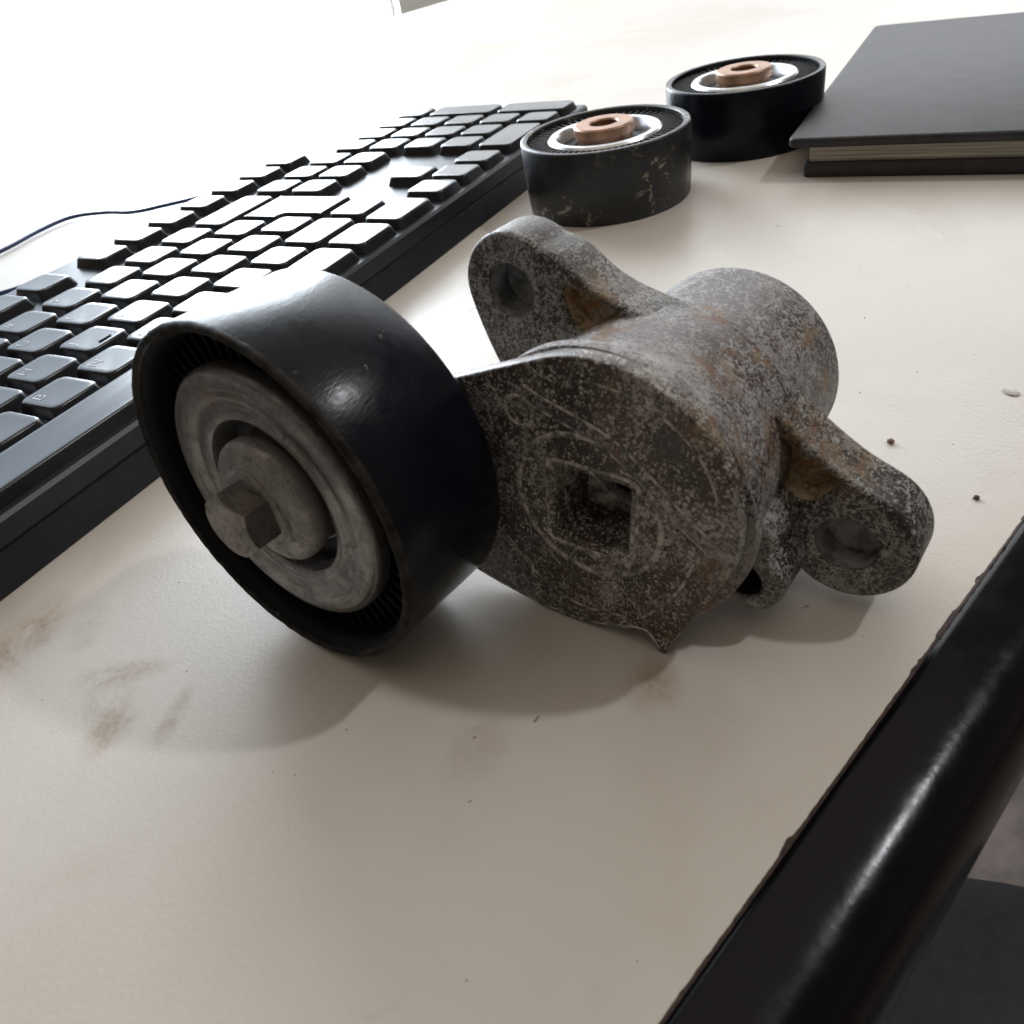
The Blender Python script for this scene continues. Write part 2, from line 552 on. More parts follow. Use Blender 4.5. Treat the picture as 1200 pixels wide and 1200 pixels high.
MAT = dict(
    desk=mat_desk(),
    cast=mat_corroded('corroded_aluminium', rust=0.03),
    cast_arm=mat_corroded('corroded_aluminium_arm', dark=(0.042, 0.031, 0.025), thr=-0.07, brown=0.25, pale=(0.64, 0.615, 0.57), dots=1.0),
    cast_dark=mat_corroded('corroded_pad', dark=(0.04, 0.033, 0.028), thr=-0.12, dots=0.8, pale=(0.28, 0.26, 0.24)),
    cast_pale=mat_corroded('corroded_aluminium_pale', thr=0.03, dark=(0.054, 0.041, 0.036), pale=(0.47, 0.45, 0.445), rust=0.08),
    ochre=mat_ochre(),
    cast_line=mat_plain('oxide_line', (0.33, 0.31, 0.28), 0.6, 0.1, 0.5, 900, 0.75, 500),
    bore=mat_plain('bore_metal', (0.27, 0.275, 0.27), 0.5, 0.1, 0.5, 500, 0.55, 260),
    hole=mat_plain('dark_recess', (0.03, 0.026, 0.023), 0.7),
    gloss=mat_black('pulley_black', (0.0035, 0.0055, 0.010), 0.24, dust=0.05, spec=0.20, micro=0.06),
    gloss2=mat_black('pulley_black_dirty', rough=0.36, dust=0.6, dirt=0.8, scr=0.4),
    rubber=mat_black('black_rubber', (0.016, 0.016, 0.017), 0.5, 0.3, 0, 0),
    ribm=mat_plain('pulley_rib', (0.005, 0.0045, 0.005), 0.6, 0, 0.2, spec=0.15),
    rim=mat_plain('worn_rim', (0.022, 0.018, 0.015), 0.6, 0.0, 0.6, 700, 0.6, 300, 0.15),
    cover=mat_worn_steel('dust_cover_steel', (0.30, 0.285, 0.275), (0.06, 0.052, 0.045), 0.8, 0.36),
    bolt=mat_worn_steel('bolt_steel', (0.34, 0.32, 0.30), (0.09, 0.075, 0.06), 0.5, 0.45),
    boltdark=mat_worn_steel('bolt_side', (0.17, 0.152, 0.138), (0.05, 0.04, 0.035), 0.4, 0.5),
    bright=mat_plain('bright_steel', (0.62, 0.62, 0.62), 0.28, 0.8, 0.1, 600, 0.12),
    copper=mat_plain('copper_bushing', (0.31, 0.175, 0.11), 0.42, 0.6, 0.2, 500, 0.25),
    keycase=mat_plain('keyboard_case', (0.013, 0.015, 0.020), 0.38, 0, 0.12, 1500, 0.15),
    key=mat_plain('key_plastic', (0.014, 0.015, 0.018), 0.27, 0, 0.06, 1600, 0.15),
    legend=mat_plain('key_print', (0.46, 0.48, 0.52), 0.5, 0, 0.0),
    cable=mat_plain('cable_blue', (0.020, 0.035, 0.11), 0.4, 0, 0),
    cover_book=mat_plain('book_cloth', (0.022, 0.020, 0.022), 0.5, 0, 0.5, 900, 0.3),
    pages=mat_pages(),
    trim=mat_black('edge_trim_black', (0.003, 0.0026, 0.0035), 0.19, 0.02, 0, 0.2, 0.2),
    glue=mat_plain('brown_glue', (0.045, 0.022, 0.018), 0.7, 0, 0.5, 900, 0.5, 600),
    floor=mat_plain('floor_concrete', (0.17, 0.14, 0.125), 0.7, 0, 0.3, 60, 0.35, 9),
    wall=mat_plain('wall_paint', (0.70, 0.69, 0.66), 0.7, 0, 0.1, 80, 0.03, 3),
    frame=mat_plain('window_frame_paint', (0.75, 0.75, 0.74), 0.4, 0, 0.05, 100, 0.03),
    seat=mat_plain('dark_vinyl', (0.020, 0.020, 0.024), 0.45, 0, 0.3, 300, 0.2),
    crumb=mat_plain('rust_crumb', (0.20, 0.115, 0.085), 0.8, 0, 0.6, 1500, 0.5, 900),
    speck=mat_plain('dark_speck', (0.07, 0.05, 0.04), 0.8, 0, 0.4),
    flake=mat_plain('pale_flake', (0.50, 0.46, 0.40), 0.45, 0, 0.2),
    pane_dim=mat_emit('window_daylight_dim', (0.92, 0.96, 1.0), 2.9),
    pane_shade=mat_emit('window_daylight_shaded', (0.74, 0.86, 1.0), 2.0),
    pane_upper=mat_emit('window_daylight_upper', (0.84, 0.92, 1.0), 4.5),
    pane=mat_emit('window_daylight', (0.84, 0.92, 1.0), WINDOW_L),
)

# ---------------------------------------------------------------- room: floor, wall, window
flo = obj('floor', box(-3000, 3000, -3000, 3000, -760, -750), MAT['floor'], smooth=0)
tag(flo, kind='structure')

AZ = math.radians(47)
WD = Vector((math.cos(AZ), math.sin(AZ), 0))          # towards the window
WS = Vector((math.sin(AZ), -math.cos(AZ), 0))         # to the right along the wall
WO = Vector((0.018, -0.181, 0)) + WD * 1.30
WX0, WX1, WZ0, WZ1 = -255.0, 270.0, -250.0, 1150.0      # the opening (mm), z above the desk
WIN2 = (276.0, 2000.0, 200.0, 1200.0)
WIN3 = (-1100.0, -255.0, -250.0, 1150.0)


def wall_matrix():
    M_ = Matrix((WS, Vector((0, 0, 1)), -WD)).transposed().to_4x4()   # x right, y up, z into the room
    M_.translation = WO
    return M_


WM = wall_matrix()
bm = bmesh.new()
for x0, x1, y0, y1 in ((-1500, 2400, -750, WIN3[2]), (-1500, 2400, 1200, 1750), (-1500, WIN3[0], WIN3[2], 1200),
                       (WX1, WIN2[0], WIN3[2], 1200), (WIN2[0], WIN2[1], WIN3[2], WIN2[2]), (WIN2[1], 2400, WIN3[2], 1200), (WIN3[0], WIN3[1], WIN3[3], 1200), (WX0, WX1, WZ1, 1200)):
    t_ = box(x0, x1, y0, y1, -120, 0)
    me_ = bpy.data.meshes.new('t')
    t_.to_mesh(me_)
    t_.free()
    bm.from_mesh(me_)
    bpy.data.meshes.remove(me_)
tag(obj('back_wall', xform(bm, WM), MAT['wall'], smooth=0), kind='structure')
fr = MAT['frame']
T = Matrix.Translation(-WO) @ WM
win = empty('window', WO, 'tall bright window in the far wall behind the keyboard', 'window')
win3 = empty('window', WO, 'dim window left of the tall bright one in the far wall', 'window')
win2 = empty('window', WO, 'smaller dimmer window further right in the far wall', 'window')


def wpart(name, x0, x1, y0, y1, z0, z1, mat, par, bev=2):
    return obj(name, xform(box(x0, x1, y0, y1, z0, z1, bev), T), mat, par)


for par, (x0, x1, y0, y1), pm in ((win, (WX0, WX1, WZ0, WZ1), 'pane'), (win2, WIN2, 'pane_dim'), (win3, WIN3, 'pane_shade')):
    if par is not win:
        wpart('frame', x0, x0 + 12, y0, y1, -90, -40, fr, par)
    if par is not win3:
        wpart('frame', x1 - 12, x1, y0, y1, -90, -40, fr, par)
    wpart('frame', x0 + 12, x1 - 12, y0, y0 + 12, -90, -40, fr, par)
    wpart('frame', x0 + 12, x1 - 12, y1 - 12, y1, -90, -40, fr, par)
    if par is win:
        x0 -= 12.0
    if par is win3:
        x1 += 11.9
    ym = 740.0 if par is win else y1 - 12
    wpart('pane', x0 + 12, x1 - 12, y0 + 12, ym, -72, -66, MAT[pm], par, 0)
    if par is win:
        wpart('transom', x0 + 12, x1 - 12, ym, ym + 12, -90, -40, fr, par)
        wpart('pane', x0 + 12, x1 - 12, ym + 12, y1 - 12, -72, -66, MAT['pane_upper'], par, 0)

# ---------------------------------------------------------------- desk
E0 = Vector((69, -169, 0))
ED = Vector((0.9563, -0.2924, 0)).normalized()        # along the front edge
EN = Vector((ED.y, -ED.x, 0))                         # outwards, off the desk
desk = empty('desk', (0.3, 0.1, -0.75), 'off-white laminate desk top with a black rounded front edge', 'desk')
DL = Vector((300, 100, -750))


def dpt(s, t, z):
    return E0 + ED * s + EN * t + Vector((0, 0, z)) - DL


def prism(name, prof, s0, s1, mat, smooth=35):
    bm_ = bmesh.new()
    a = [bm_.verts.new(dpt(s0, t, z) * MM) for t, z in prof]
    b = [bm_.verts.new(dpt(s1, t, z) * MM) for t, z in prof]
    n_ = len(prof)
    for i in range(n_):
        j = (i + 1) % n_
        bm_.faces.new((a[i], a[j], b[j], b[i]))
    bm_.faces.new(a[::-1])
    bm_.faces.new(b)
    return obj(name, bm_, mat, desk, smooth)


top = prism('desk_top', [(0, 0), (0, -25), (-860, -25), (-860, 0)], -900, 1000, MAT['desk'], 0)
prof = [(0.25, -28), (0.25, -0.25), (0.5, 0.10), (1.5, 0.20)] + spline([(1.5, 0.2), (5, 0.15), (8.5, -0.25), (11.5, -1.4), (14.0, -3.6), (15.8, -7.0), (16.9, -12), (17.2, -18), (16.6, -24), (14.5, -28)], 5, False)[1:]
prism('edge_trim', prof, -900, 1000, MAT['trim'], 50)
# ragged brown glue along the joint
bm = bmesh.new()
prev = None
s = -60.0
lump = tgt = 0
while s < 190:
    w = 0.06 + 0.10 * random.random() + lump
    tgt = tgt if random.random() < 0.6 else (random.uniform(0.2, 0.7) if random.random() < 0.10 else 0)
    lump += (tgt - lump) * 0.55
    h = 0.12 + 0.25 * random.random()
    q = [bm.verts.new(dpt(s, t, z) * MM) for t, z in ((0.4, -0.4), (0.4, h * 0.6), (0.15, h * 0.8), (-w, 0.02), (-w * 0.6, -0.3))]
    if prev:
        for i in range(4):
            bm.faces.new((prev[i], prev[i + 1], q[i + 1], q[i]))
    prev = q
    s += 0.35 + 0.5 * random.random()
obj('glue_line', bm, MAT['glue'], desk, 60)
for sx in (-820, 920):
    for ty in (-40, -800):
        bm = bmesh.new()
        P = [dpt(sx - 20, ty - 20, 0), dpt(sx + 20, ty - 20, 0), dpt(sx + 20, ty + 20, 0), dpt(sx - 20, ty + 20, 0)]
        lo = [bm.verts.new(Vector((p.x, p.y, 0)) * MM) for p in P]
        hi = [bm.verts.new(Vector((p.x, p.y, 725)) * MM) for p in P]
        for i in range(4):
            j = (i + 1) % 4
            bm.faces.new((lo[i], lo[j], hi[j], hi[i]))
        bm.faces.new(lo[::-1])
        bm.faces.new(hi)
        obj('leg', bm, MAT['trim'], desk, 0)

# dark stool beyond the desk edge
ST = Vector((0.108, -0.275, -0.75))
stool = empty('stool', ST, 'dark round vinyl stool standing below the desk edge', 'stool')
obj('seat', lathe([(0, 440), (150, 440), (172, 432), (180, 415), (176, 396), (160, 388), (0, 388)], 64), MAT['seat'], stool)
obj('post', lathe([(0, 388), (22, 388), (22, 40), (0, 40)], 24), MAT['trim'], stool)
obj('base', lathe([(0, 40), (60, 38), (150, 12), (155, 0), (0, 0)], 48), MAT['trim'], stool)

# ---------------------------------------------------------------- belt tensioner
TM = Matrix.Translation(PC * MM - TB) @ ROT
ten = empty('belt_tensioner', TB, 'corroded grey belt tensioner with a shiny black pulley lying on the desk', 'belt tensioner')


def tpart(name, bm_, mat, parent=None, smooth=35):
    return obj(name, xform(bm_, TM), mat, parent or ten, smooth)


# --- pulley
R0 = 31.3
pul = tpart('pulley', lathe([(29.9, -0.7), (30.3, -0.15), (30.8, -0.1), (31.15, -0.4), (R0, -0.9), (R0, -22.6), (31.0, -23.2), (30.4, -23.5), (29.3, -23.5), (28.7, -22.6), (28.5, -13.5)], 160), MAT['gloss'], ten, 40)
tpart('inner_wall', lathe([(30.0, -0.75), (29.3, -1.5), (28.9, -2.6), (28.75, -5), (28.6, -13.4)], 128), MAT['ribm'], pul, 40)
# worn front lip, chipped
bm = lathe([(29.9, -1.1), (30.15, -0.25), (30.5, 0.05), (30.9, 0.02), (31.25, -0.3), (31.37, -0.8), (31.36, -1.2), (31.0, -1.0), (30.2, -1.2)], 220, True)
for v in bm.verts:
    a = math.atan2(v.co.y, v.co.x)
    r = math.hypot(v.co.x, v.co.y)
    k = 1 + 0.0022 * math.sin(a * 37 + 1) * math.sin(a * 11) + 0.002 * (random.random() - 0.5)
    v.co.x *= k
    v.co.y *= k
    v.co.z += 0.00012 * (random.random() - 0.5)
tpart('lip', bm, MAT['rim'], pul, 60)
tpart('web', lathe([(28.8, -9.5), (20, -9.5), (20, -13), (28.8, -13)], 96, True), MAT['ribm'], pul)
rib0 = None
NR = 60
for i in range(NR):
    if rib0 is None:
        rib0 = tpart('rib', box(21.0, 28.9, -0.42, 0.42, -9.6, -5.6, 0.15, 1), MAT['ribm'], pul, 0)
        rib_bm_src = rib0.data
        o = rib0
    else:
        o = rib0.copy()
        COL.objects.link(o)
        o.parent = pul
        o.matrix_local = TM @ Matrix.Rotation(2 * math.pi * i / NR, 4, 'Z') @ TM.inverted()
tpart('dust_cover', lathe([(14.1, -7.5), (14.2, -3.4), (14.5, -2.6), (15.2, -2.25), (16.6, -2.3), (17.4, -2.6), (18.1, -2.45), (19.2, -2.0), (21.6, -1.7), (22.7, -1.9), (23.3, -2.5), (23.5, -3.3), (23.5, -5.0), (22.6, -5.4), (20, -9.5)], 128), MAT['cover'], pul, 40)
tpart('bearing_seal', lathe([(14.2, -7.2), (12.2, -6.9), (11.0, -7.2), (10.4, -8.5)], 96), MAT['rubber'], pul)
tpart('inner_race', lathe([(10.8, -7.2), (10.0, -5.6), (9.2, -4.8), (7, -4.75)], 96), MAT['boltdark'], pul)
# bolt: domed flange and hexagon head
flange = lathe([(7.0, -4.7), (10.6, -4.7), (11.2, -4.0), (11.4, -2.4), (11.2, -1.2), (10.6, -0.5), (9.6, -0.1), (8.0, 0.35), (6.9, 0.9), (6.5, 1.3), (0, 1.3)], 96)
bolt = tpart('bolt', flange, MAT['bolt'], pul, 50)
HA = 35.0
hexa = [(6.15 * math.cos(math.radians(HA + 60 * k)), 6.15 * math.sin(math.radians(HA + 60 * k))) for k in range(6)]
bm = bmesh.new()
N6 = 72
def hexr(a):
    w = (a - HA) % 60 - 30
    return 6.15 * math.cos(math.radians(30)) / math.cos(math.radians(w))
rows = []
for z, f in ((0.9, None), (5.6, None), (6.55, 5.25), (6.62, 4.9), (6.45, 4.2), (6.35, 0.01)):
    row = []
    for i in range(N6):
        a = 360.0 * i / N6 + HA
        rr = hexr(a)
        zz = z
        if f is None and z > 5:
            zz = 6.55 - (rr - 5.25) * 0.75
        elif f is not None:
            rr = min(f, rr)
        row.append(bm.verts.new((rr * math.cos(math.radians(a)) * MM, rr * math.sin(math.radians(a)) * MM, zz * MM)))
    rows.append(row)
for a, b in zip(rows[:-1], rows[1:]):
    for i in range(N6):
        j = (i + 1) % N6
        bm.faces.new((a[i], a[j], b[j], b[i]))
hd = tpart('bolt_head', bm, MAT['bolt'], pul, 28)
hd.data.materials.append(MAT['boltdark'])      # the side flats get a darker steel than the face
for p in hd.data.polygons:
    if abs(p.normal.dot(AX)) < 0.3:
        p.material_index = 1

# --- arm plate
PV = (44.6, -4.7)
out = [(22.7, 14.2), (33.9, 18.3), (40.6, 20.6), (46.0, 21.3), (52.4, 20.7), (57.9, 18.6), (62.3, 15.4), (66.0, 10.9), (68.3, 5.6), (69.2, -0.4), (68.7, -7.1), (66.7, -12.6)]
right = spline(out, 5, False)
edge = right + [(63.4, -18.6), (60.0, -25.0), (57.9, -29.5), (57.3, -30.8), (56.2, -30.9), (55.1, -29.6), (54.5, -28.5), (53.6, -27.6), (52.2, -27.7), (49.3, -28.6)]
edge += spline([(49.3, -28.6), (44, -30.3), (38.0, -30.95), (29.0, -30.3), (17.2, -27.8), (6, -23), (-5, -16), (-11.5, -7), (-12.6, 1), (-9, 8.6), (-2, 11.6), (8, 11.0), (16, 12.0), (22.7, 14.2)], 4, False)[1:-1]
SQ = [(38.9, 1.7), (52.5, 1.4), (51.0, -12.2), (37.5, -12.0)]
sqr = []
for i in range(4):
    p, q, r = Vector(SQ[i - 1]), Vector(SQ[i]), Vector(SQ[(i + 1) % 4])
    a = q + (p - q).normalized() * 0.9
    b = q + (r - q).normalized() * 0.9
    sqr += [tuple(a), tuple(q + (a - q) * 0.3 + (b - q) * 0.3), tuple(b)]
arm = tpart('arm', extrude(edge, -31.1, -28.0, 0.5, [sqr], 3, 0.5), MAT['cast_arm'], ten, 40)
# square socket behind the plate, boss towards the pulley
tpart('socket', extrude(offset_loop(ccw(sqr), -2.5), -41, -31.11, 0.2, [offset_loop(ccw(sqr), 0.05)], 1, 0.1), MAT['cast_arm'], arm, 30)
tpart('socket_floor', extrude(offset_loop(ccw(sqr), -0.5), -40.5, -38.2, 0.1, [arc(44.9, -4.6, 4.9, 0, 360, 28)[:-1]], 1, 0.4), MAT['cast_line'], arm, 30)
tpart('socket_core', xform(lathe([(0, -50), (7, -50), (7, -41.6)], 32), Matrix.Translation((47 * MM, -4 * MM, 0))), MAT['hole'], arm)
tpart('boss', lathe([(0, -23.4), (13, -23.4), (14.5, -28.2), (0, -28.2)], 64), MAT['cast_arm'], arm)


def relief(name, pts2, r, z=-28.0, closed=False, flat=0.6):
    P = [(x, y, z) for x, y in pts2]
    if closed:
        P = P + [P[0], P[1]]
    return tpart(name, tube(P, r, 8, None, flat), MAT['cast_pale'] if name == 'cast_ridge' else MAT['cast_line'], arm, 60)


relief('cast_ring', circle(44.3, -4.6, 13.0, 64), 0.55, -28.08, True)
relief('socket_rim', spline(offset_loop(ccw(sqr), -1.3), 3), 0.45, -28.12, True)
for cx, cy in ((33.5, 10.4), (28.8, -22.0)):
    relief('ejector_ring', circle(cx, cy, 2.6, 28), 0.34, -28.02, True)
tpart('ejector_pad', xform(lathe([(0, -27.85), (2.5, -27.85), (2.8, -28.1)], 32), Matrix.Translation((59.0 * MM, 10.5 * MM, 0))), MAT['cast_dark'], arm)
relief('plate_edge', spline([(x * 1.0, y * 1.0) for x, y in offset_loop(ccw(edge), 0.75)][4:58], 1, False), 0.22, -28.0)
relief('cast_ridge', spline([(31.5, 15.6), (36.8, 12.9), (43.5, 10.6), (49.8, 7.9), (55.8, 3.0), (60.5, -1.6), (65.3, -5.4), (68.0, -7.0)], 5, False), [0.5 + 0.75 * min(1, i / 8) for i in range(36)], -28.35)
relief('cast_ridge', spline([(34.2, 7.9), (35.2, 6.0), (36.6, 5.3)], 5, False), 0.26, -28.0)
RB = spline([(31.5, 15.6), (36.8, 12.9), (43.5, 10.6), (49.8, 7.9), (55.8, 3.0), (60.5, -1.6), (65.3, -5.4), (68.0, -7.0)], 5, False)
for sh in (1.15, -1.25):
    relief('oxide_line', [(x + sh * 0.5, y + sh * 0.86) for x, y in RB][3:-3], 0.26, -28.0)
relief('oxide_line', spline([(62.5, -9.0), (60.0, -15.5), (56.0, -21.0), (53.0, -24.5)], 5, False), 0.26, -28.0)
relief('oxide_line', spline([(46, 17.8), (53, 16.8), (59.5, 13.6), (64.2, 8.4), (66.4, 2.2)], 5, False), 0.22, -28.0)
relief('oxide_line', spline([(22, -12), (27, -16.5), (33, -23.5), (41, -26.6), (49, -25.6)], 5, False), 0.22, -28.0)
relief('cast_ridge', spline([(52, -16.5), (55.5, -19.5), (58.5, -23.5)], 5, False), 0.65, -28.15)
relief('cast_ridge', spline([(33, -13.5), (37, -18.0), (43, -20.6), (49, -20.0)], 5, False), 0.55, -28.15)

# --- housing behind the plate
H = Matrix.Translation((PV[0] * MM, PV[1] * MM, 0))
house = tpart('housing', xform(lathe([(18, -31.2), (23.2, -31.2), (23.3, -31.9), (24.6, -32.1), (25.3, -32.7), (25.4, -34.6), (24.9, -35.6), (24.3, -36.4), (23.6, -40), (22.8, -46), (22.3, -51), (22.1, -56.2), (21.7, -57.2), (21.0, -57.7), (20.6, -57.9)], 128), H), MAT['cast_pale'], ten, 32)
H2 = Matrix.Translation((46.2 * MM, -4.1 * MM, 0))
tpart('rear_cup', xform(lathe([(17, -56.8), (20.3, -56.8), (20.5, -57.6), (20.2, -58.6), (19.9, -60), (19.6, -79.2), (19.3, -80.0), (18.6, -80.4), (0, -80.4)], 128), H2), MAT['cast_pale'], ten, 32)

# flange with two drilled ears and cast pockets
e1 = (17.0, 19.0)
e2 = (77.9, -16.0)
fl_out = arc(e1[0], e1[1], 10.2, 52, 196, 22)
fl_out += spline([(7.2, 16.2), (8.6, 11.2), (11.0, 5.0), (14.6, -2.5), (19.5, -10), (25.0, -16.0)], 4, False)[1:-1]
fl_out += arc(PV[0], PV[1], 21.4, 212, 306, 16)
fl_out += spline([(58.4, -22.8), (62.6, -21.6), (67.0, -23.5)], 4, False)[1:-1]
fl_out += arc(e2[0], e2[1], 10.6, 226, 430, 34)
fl_out += spline([(81.5, -6.0), (77.2, -4.0), (72.6, -1.0), (68.8, 1.9), (65.6, 5.0)], 4, False)[1:]
fl_out += arc(PV[0], PV[1], 21.4, 24, 86, 16)
fl_out += spline([(45.0, 17.2), (38.5, 19.0), (33.0, 21.6), (28.2, 25.3), (23.6, 27.0)], 4, False)[1:-1]
pocket_a = spline([(27.9, 20.4), (32.4, 20.0), (38.2, 17.6), (36.0, 15.2), (31.2, 13.2), (28.6, 16.2)], 4)
pocket_b = spline([(18.4, 6.6), (22.0, 8.6), (26.0, 10.2), (24.2, 6.0), (20.0, 2.6)], 4)
pkt = [(66.3, 0.9), (76.3, -4.9), (71.6, -10.2), (65.4, -9.4)]
pocket_c = []
for i in range(4):
    p, q, r = Vector(pkt[i - 1]), Vector(pkt[i]), Vector(pkt[(i + 1) % 4])
    a = q + (p - q).normalized() * 1.0
    b = q + (r - q).normalized() * 1.0
    pocket_c += [tuple(a), tuple(q + (a - q) * 0.3 + (b - q) * 0.3), tuple(b)]
b1, b2 = circle(e1[0], e1[1], 4.9, 40), circle(e2[0], e2[1], 5.0, 40)
flg = tpart('mounting_flange', extrude(fl_out, -60.2, -50.4, 1.0, [b1, b2, pocket_a, pocket_b, pocket_c], 4, 0.7), MAT['cast'], ten, 40)
for pk, zf in ((pocket_a, -54.0), (pocket_b, -54.0), (pocket_c, -54.8)):
    L = ccw(pk)
    # a pocket's floor and sloping sides, set just inside its walls
    bm = bmesh.new()
    r0 = [bm.verts.new((x * MM, y * MM, -51.1 * MM)) for x, y in offset_loop(L, 0.03)]
    r1 = [bm.verts.new((x * MM, y * MM, zf * MM)) for x, y in offset_loop(L, 0.8)]
    for i in range(len(r0)):
        j = (i + 1) % len(r0)
        bm.faces.new((r0[i], r0[j], r1[j], r1[i]))
    bm.faces.new(r1)
    tpart('pocket', bm, MAT['ochre'], flg, 40)
for c, rr in ((e1, 4.86), (e2, 4.96)):
    tpart('bore', xform(lathe([(rr, -50.8), (rr - 0.1, -56.0), (rr - 0.8, -56.6), (0, -56.8)], 48), Matrix.Translation((c[0] * MM, c[1] * MM, 0))), MAT['bore'], flg, 40)
    # low machined ring round the bore
    tpart('bore_ring', xform(lathe([(rr + 0.05, -51.0), (rr + 0.08, -50.35), (rr + 0.4, -50.1), (rr + 1.5, -50.1), (rr + 1.9, -50.45)], 80), Matrix.Translation((c[0] * MM, c[1] * MM, 0))), MAT['cast'], flg, 40)
# spring stop lug under the right ear
lug = arc(65.6, -20.3, 6.4, 150, 420, 26) + spline([(68.8, -14.8), (70.3, -11.5), (66, -7), (58, -10), (59.6, -16)], 3, False)[1:]
tpart('stop_lug', extrude(lug, -51.0, -40.0, 0.9, [circle(64.8, -20.8, 3.5, 30)], 3, 0.5), MAT['cast'], ten, 40)
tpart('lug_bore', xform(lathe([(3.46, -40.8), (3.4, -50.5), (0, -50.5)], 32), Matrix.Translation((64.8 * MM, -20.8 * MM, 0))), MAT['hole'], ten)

# ---------------------------------------------------------------- loose idler pulleys


def idler(loc, label, mat):
    t = empty('idler_pulley', loc, label, 'idler pulley', 'loose pulleys at the back of the desk')
    H_ = 26.0
    obj('sleeve', lathe([(29.3, 24.0), (29.5, 25.6), (30.0, 26), (31.4, 26), (31.8, 25.7), (32, 25.0), (31.9, 12), (31.2, 0.5), (30.8, 0), (29.5, 0), (29.2, 12)], 120, True), mat, t, 40)
    obj('web', lathe([(29.4, 14), (18, 14), (18, 10), (29.4, 10)], 80, True), MAT['ribm'], t)
    r0 = None
    for i in range(60):
        if r0 is None:
            r0 = obj('rib', box(21.0, 29.4, -0.4, 0.4, 13.5, 24.3, 0.15, 1), MAT['rubber'], t, 0)
        else:
            o_ = r0.copy()
            COL.objects.link(o_)
            o_.parent = t
            o_.rotation_euler.z = 2 * math.pi * i / 60
    obj('dust_cover', lathe([(13.0, 20), (17.2, 20.5), (17.8, 24.2), (18.6, 25.0), (20.8, 25.0), (21.5, 24.3), (21.7, 22), (21.7, 14)], 96), MAT['bright'], t, 40)
    obj('bearing_seal', lathe([(17.5, 21.0), (12, 21.0), (11.0, 19)], 64), MAT['rubber'], t)
    obj('bushing', lathe([(5.2, 5), (5.2, 27.6), (5.7, 28.1), (10.6, 28.1), (11.3, 27.5), (11.3, 24.5), (10.4, 24.2), (10.4, 12)], 64), MAT['copper'], t, 40)
    return t


idler((0.3198, -0.0478, 0), 'loose black pulley with copper bushing and beige dirt on its side, beside the keyboard end', MAT['gloss2'])
idler((0.391, -0.081, 0), 'loose black pulley half hidden behind the dirty one, next to the book', MAT['gloss'])

# ---------------------------------------------------------------- book
BK = Vector((340, -117, 0))
book = empty('book', BK * MM, 'black hardcover book lying flat at the back right of the desk', 'book')


def bslab(name, x0, x1, y0, y1, z0, z1, r, mat, bev):
    L = arc(x0 + r, y0 + r, r, 180, 270, 5) + arc(x1 - r, y0 + r, r, 270, 360, 5) + arc(x1 - r, y1 - r, r, 0, 90, 5) + arc(x0 + r, y1 - r, r, 90, 180, 5)
    return obj(name, extrude(L, z0, z1, bev, (), 3), mat, book, 40)


bslab('bottom_cover', 0.0, 190, -124, 0, 0.0, 5.2, 1.0, MAT['cover_book'], 1.0)
pg = obj('pages', box(2.0, 187, -121, -1.5, 5.0, 11.0, 0), MAT['pages'], book, 0)
bslab('top_cover', -1.0, 191, -125, 6.0, 10.7, 14.2, 3.0, MAT['cover_book'], 1.2)
obj('spine', box(187.2, 191, -122, -2, 4.8, 11.0, 0.2), MAT['cover_book'], book, 0)

# ---------------------------------------------------------------- keyboard
PU, PVV = 18.2, 19.70
KT = math.radians(0.5)


def kpt(u, v):
    """key-plane units to world mm (top of the keys)."""
    d = (v + 1.45) * PVV
    return Vector((u * PU, d * math.cos(KT), 18.0 + d * math.sin(KT)))


kb = empty('keyboard', (0, 0, 0), 'black computer keyboard with flat rounded keys shining in the window light', 'keyboard')
# case: deck 4.4 mm under the key tops
cx0, cx1 = -0.45 * PU, 22.25 * PU
yb = (5.35 + 1.45) * PVV
cs = math.tan(KT)
pf = [(-5.6, 0.4), (-3.3, 8.0), (-2.6, 8.25), (-2.6, 8.6), (-3.1, 8.9), (-2.5, 13.4), (-1.6, 14.3), (-0.2, 14.5), (yb - 1, 14.5 + yb * cs), (yb + 1, 12.8 + yb * cs), (yb + 2, 2.0), (yb, 0.4)]
bm = bmesh.new()
a = [bm.verts.new(Vector((cx0, y, z)) * MM) for y, z in pf]
b = [bm.verts.new(Vector((cx1, y, z)) * MM) for y, z in pf]
for i in range(len(pf)):
    j = (i + 1) % len(pf)
    bm.faces.new((a[i], b[i], b[j], a[j]))
bm.faces.new(a)
bm.faces.new(b[::-1])
obj('case', bm, MAT['keycase'], kb, 20)


def rrect(w, h, r, n=4):
    return arc(w / 2 - r, -h / 2 + r, r, 270, 360, n) + arc(w / 2 - r, h / 2 - r, r, 0, 90, n) + arc(-w / 2 + r, h / 2 - r, r, 90, 180, n) + arc(-w / 2 + r, -h / 2 + r, r, 180, 270, n)


KEYMESH = {}


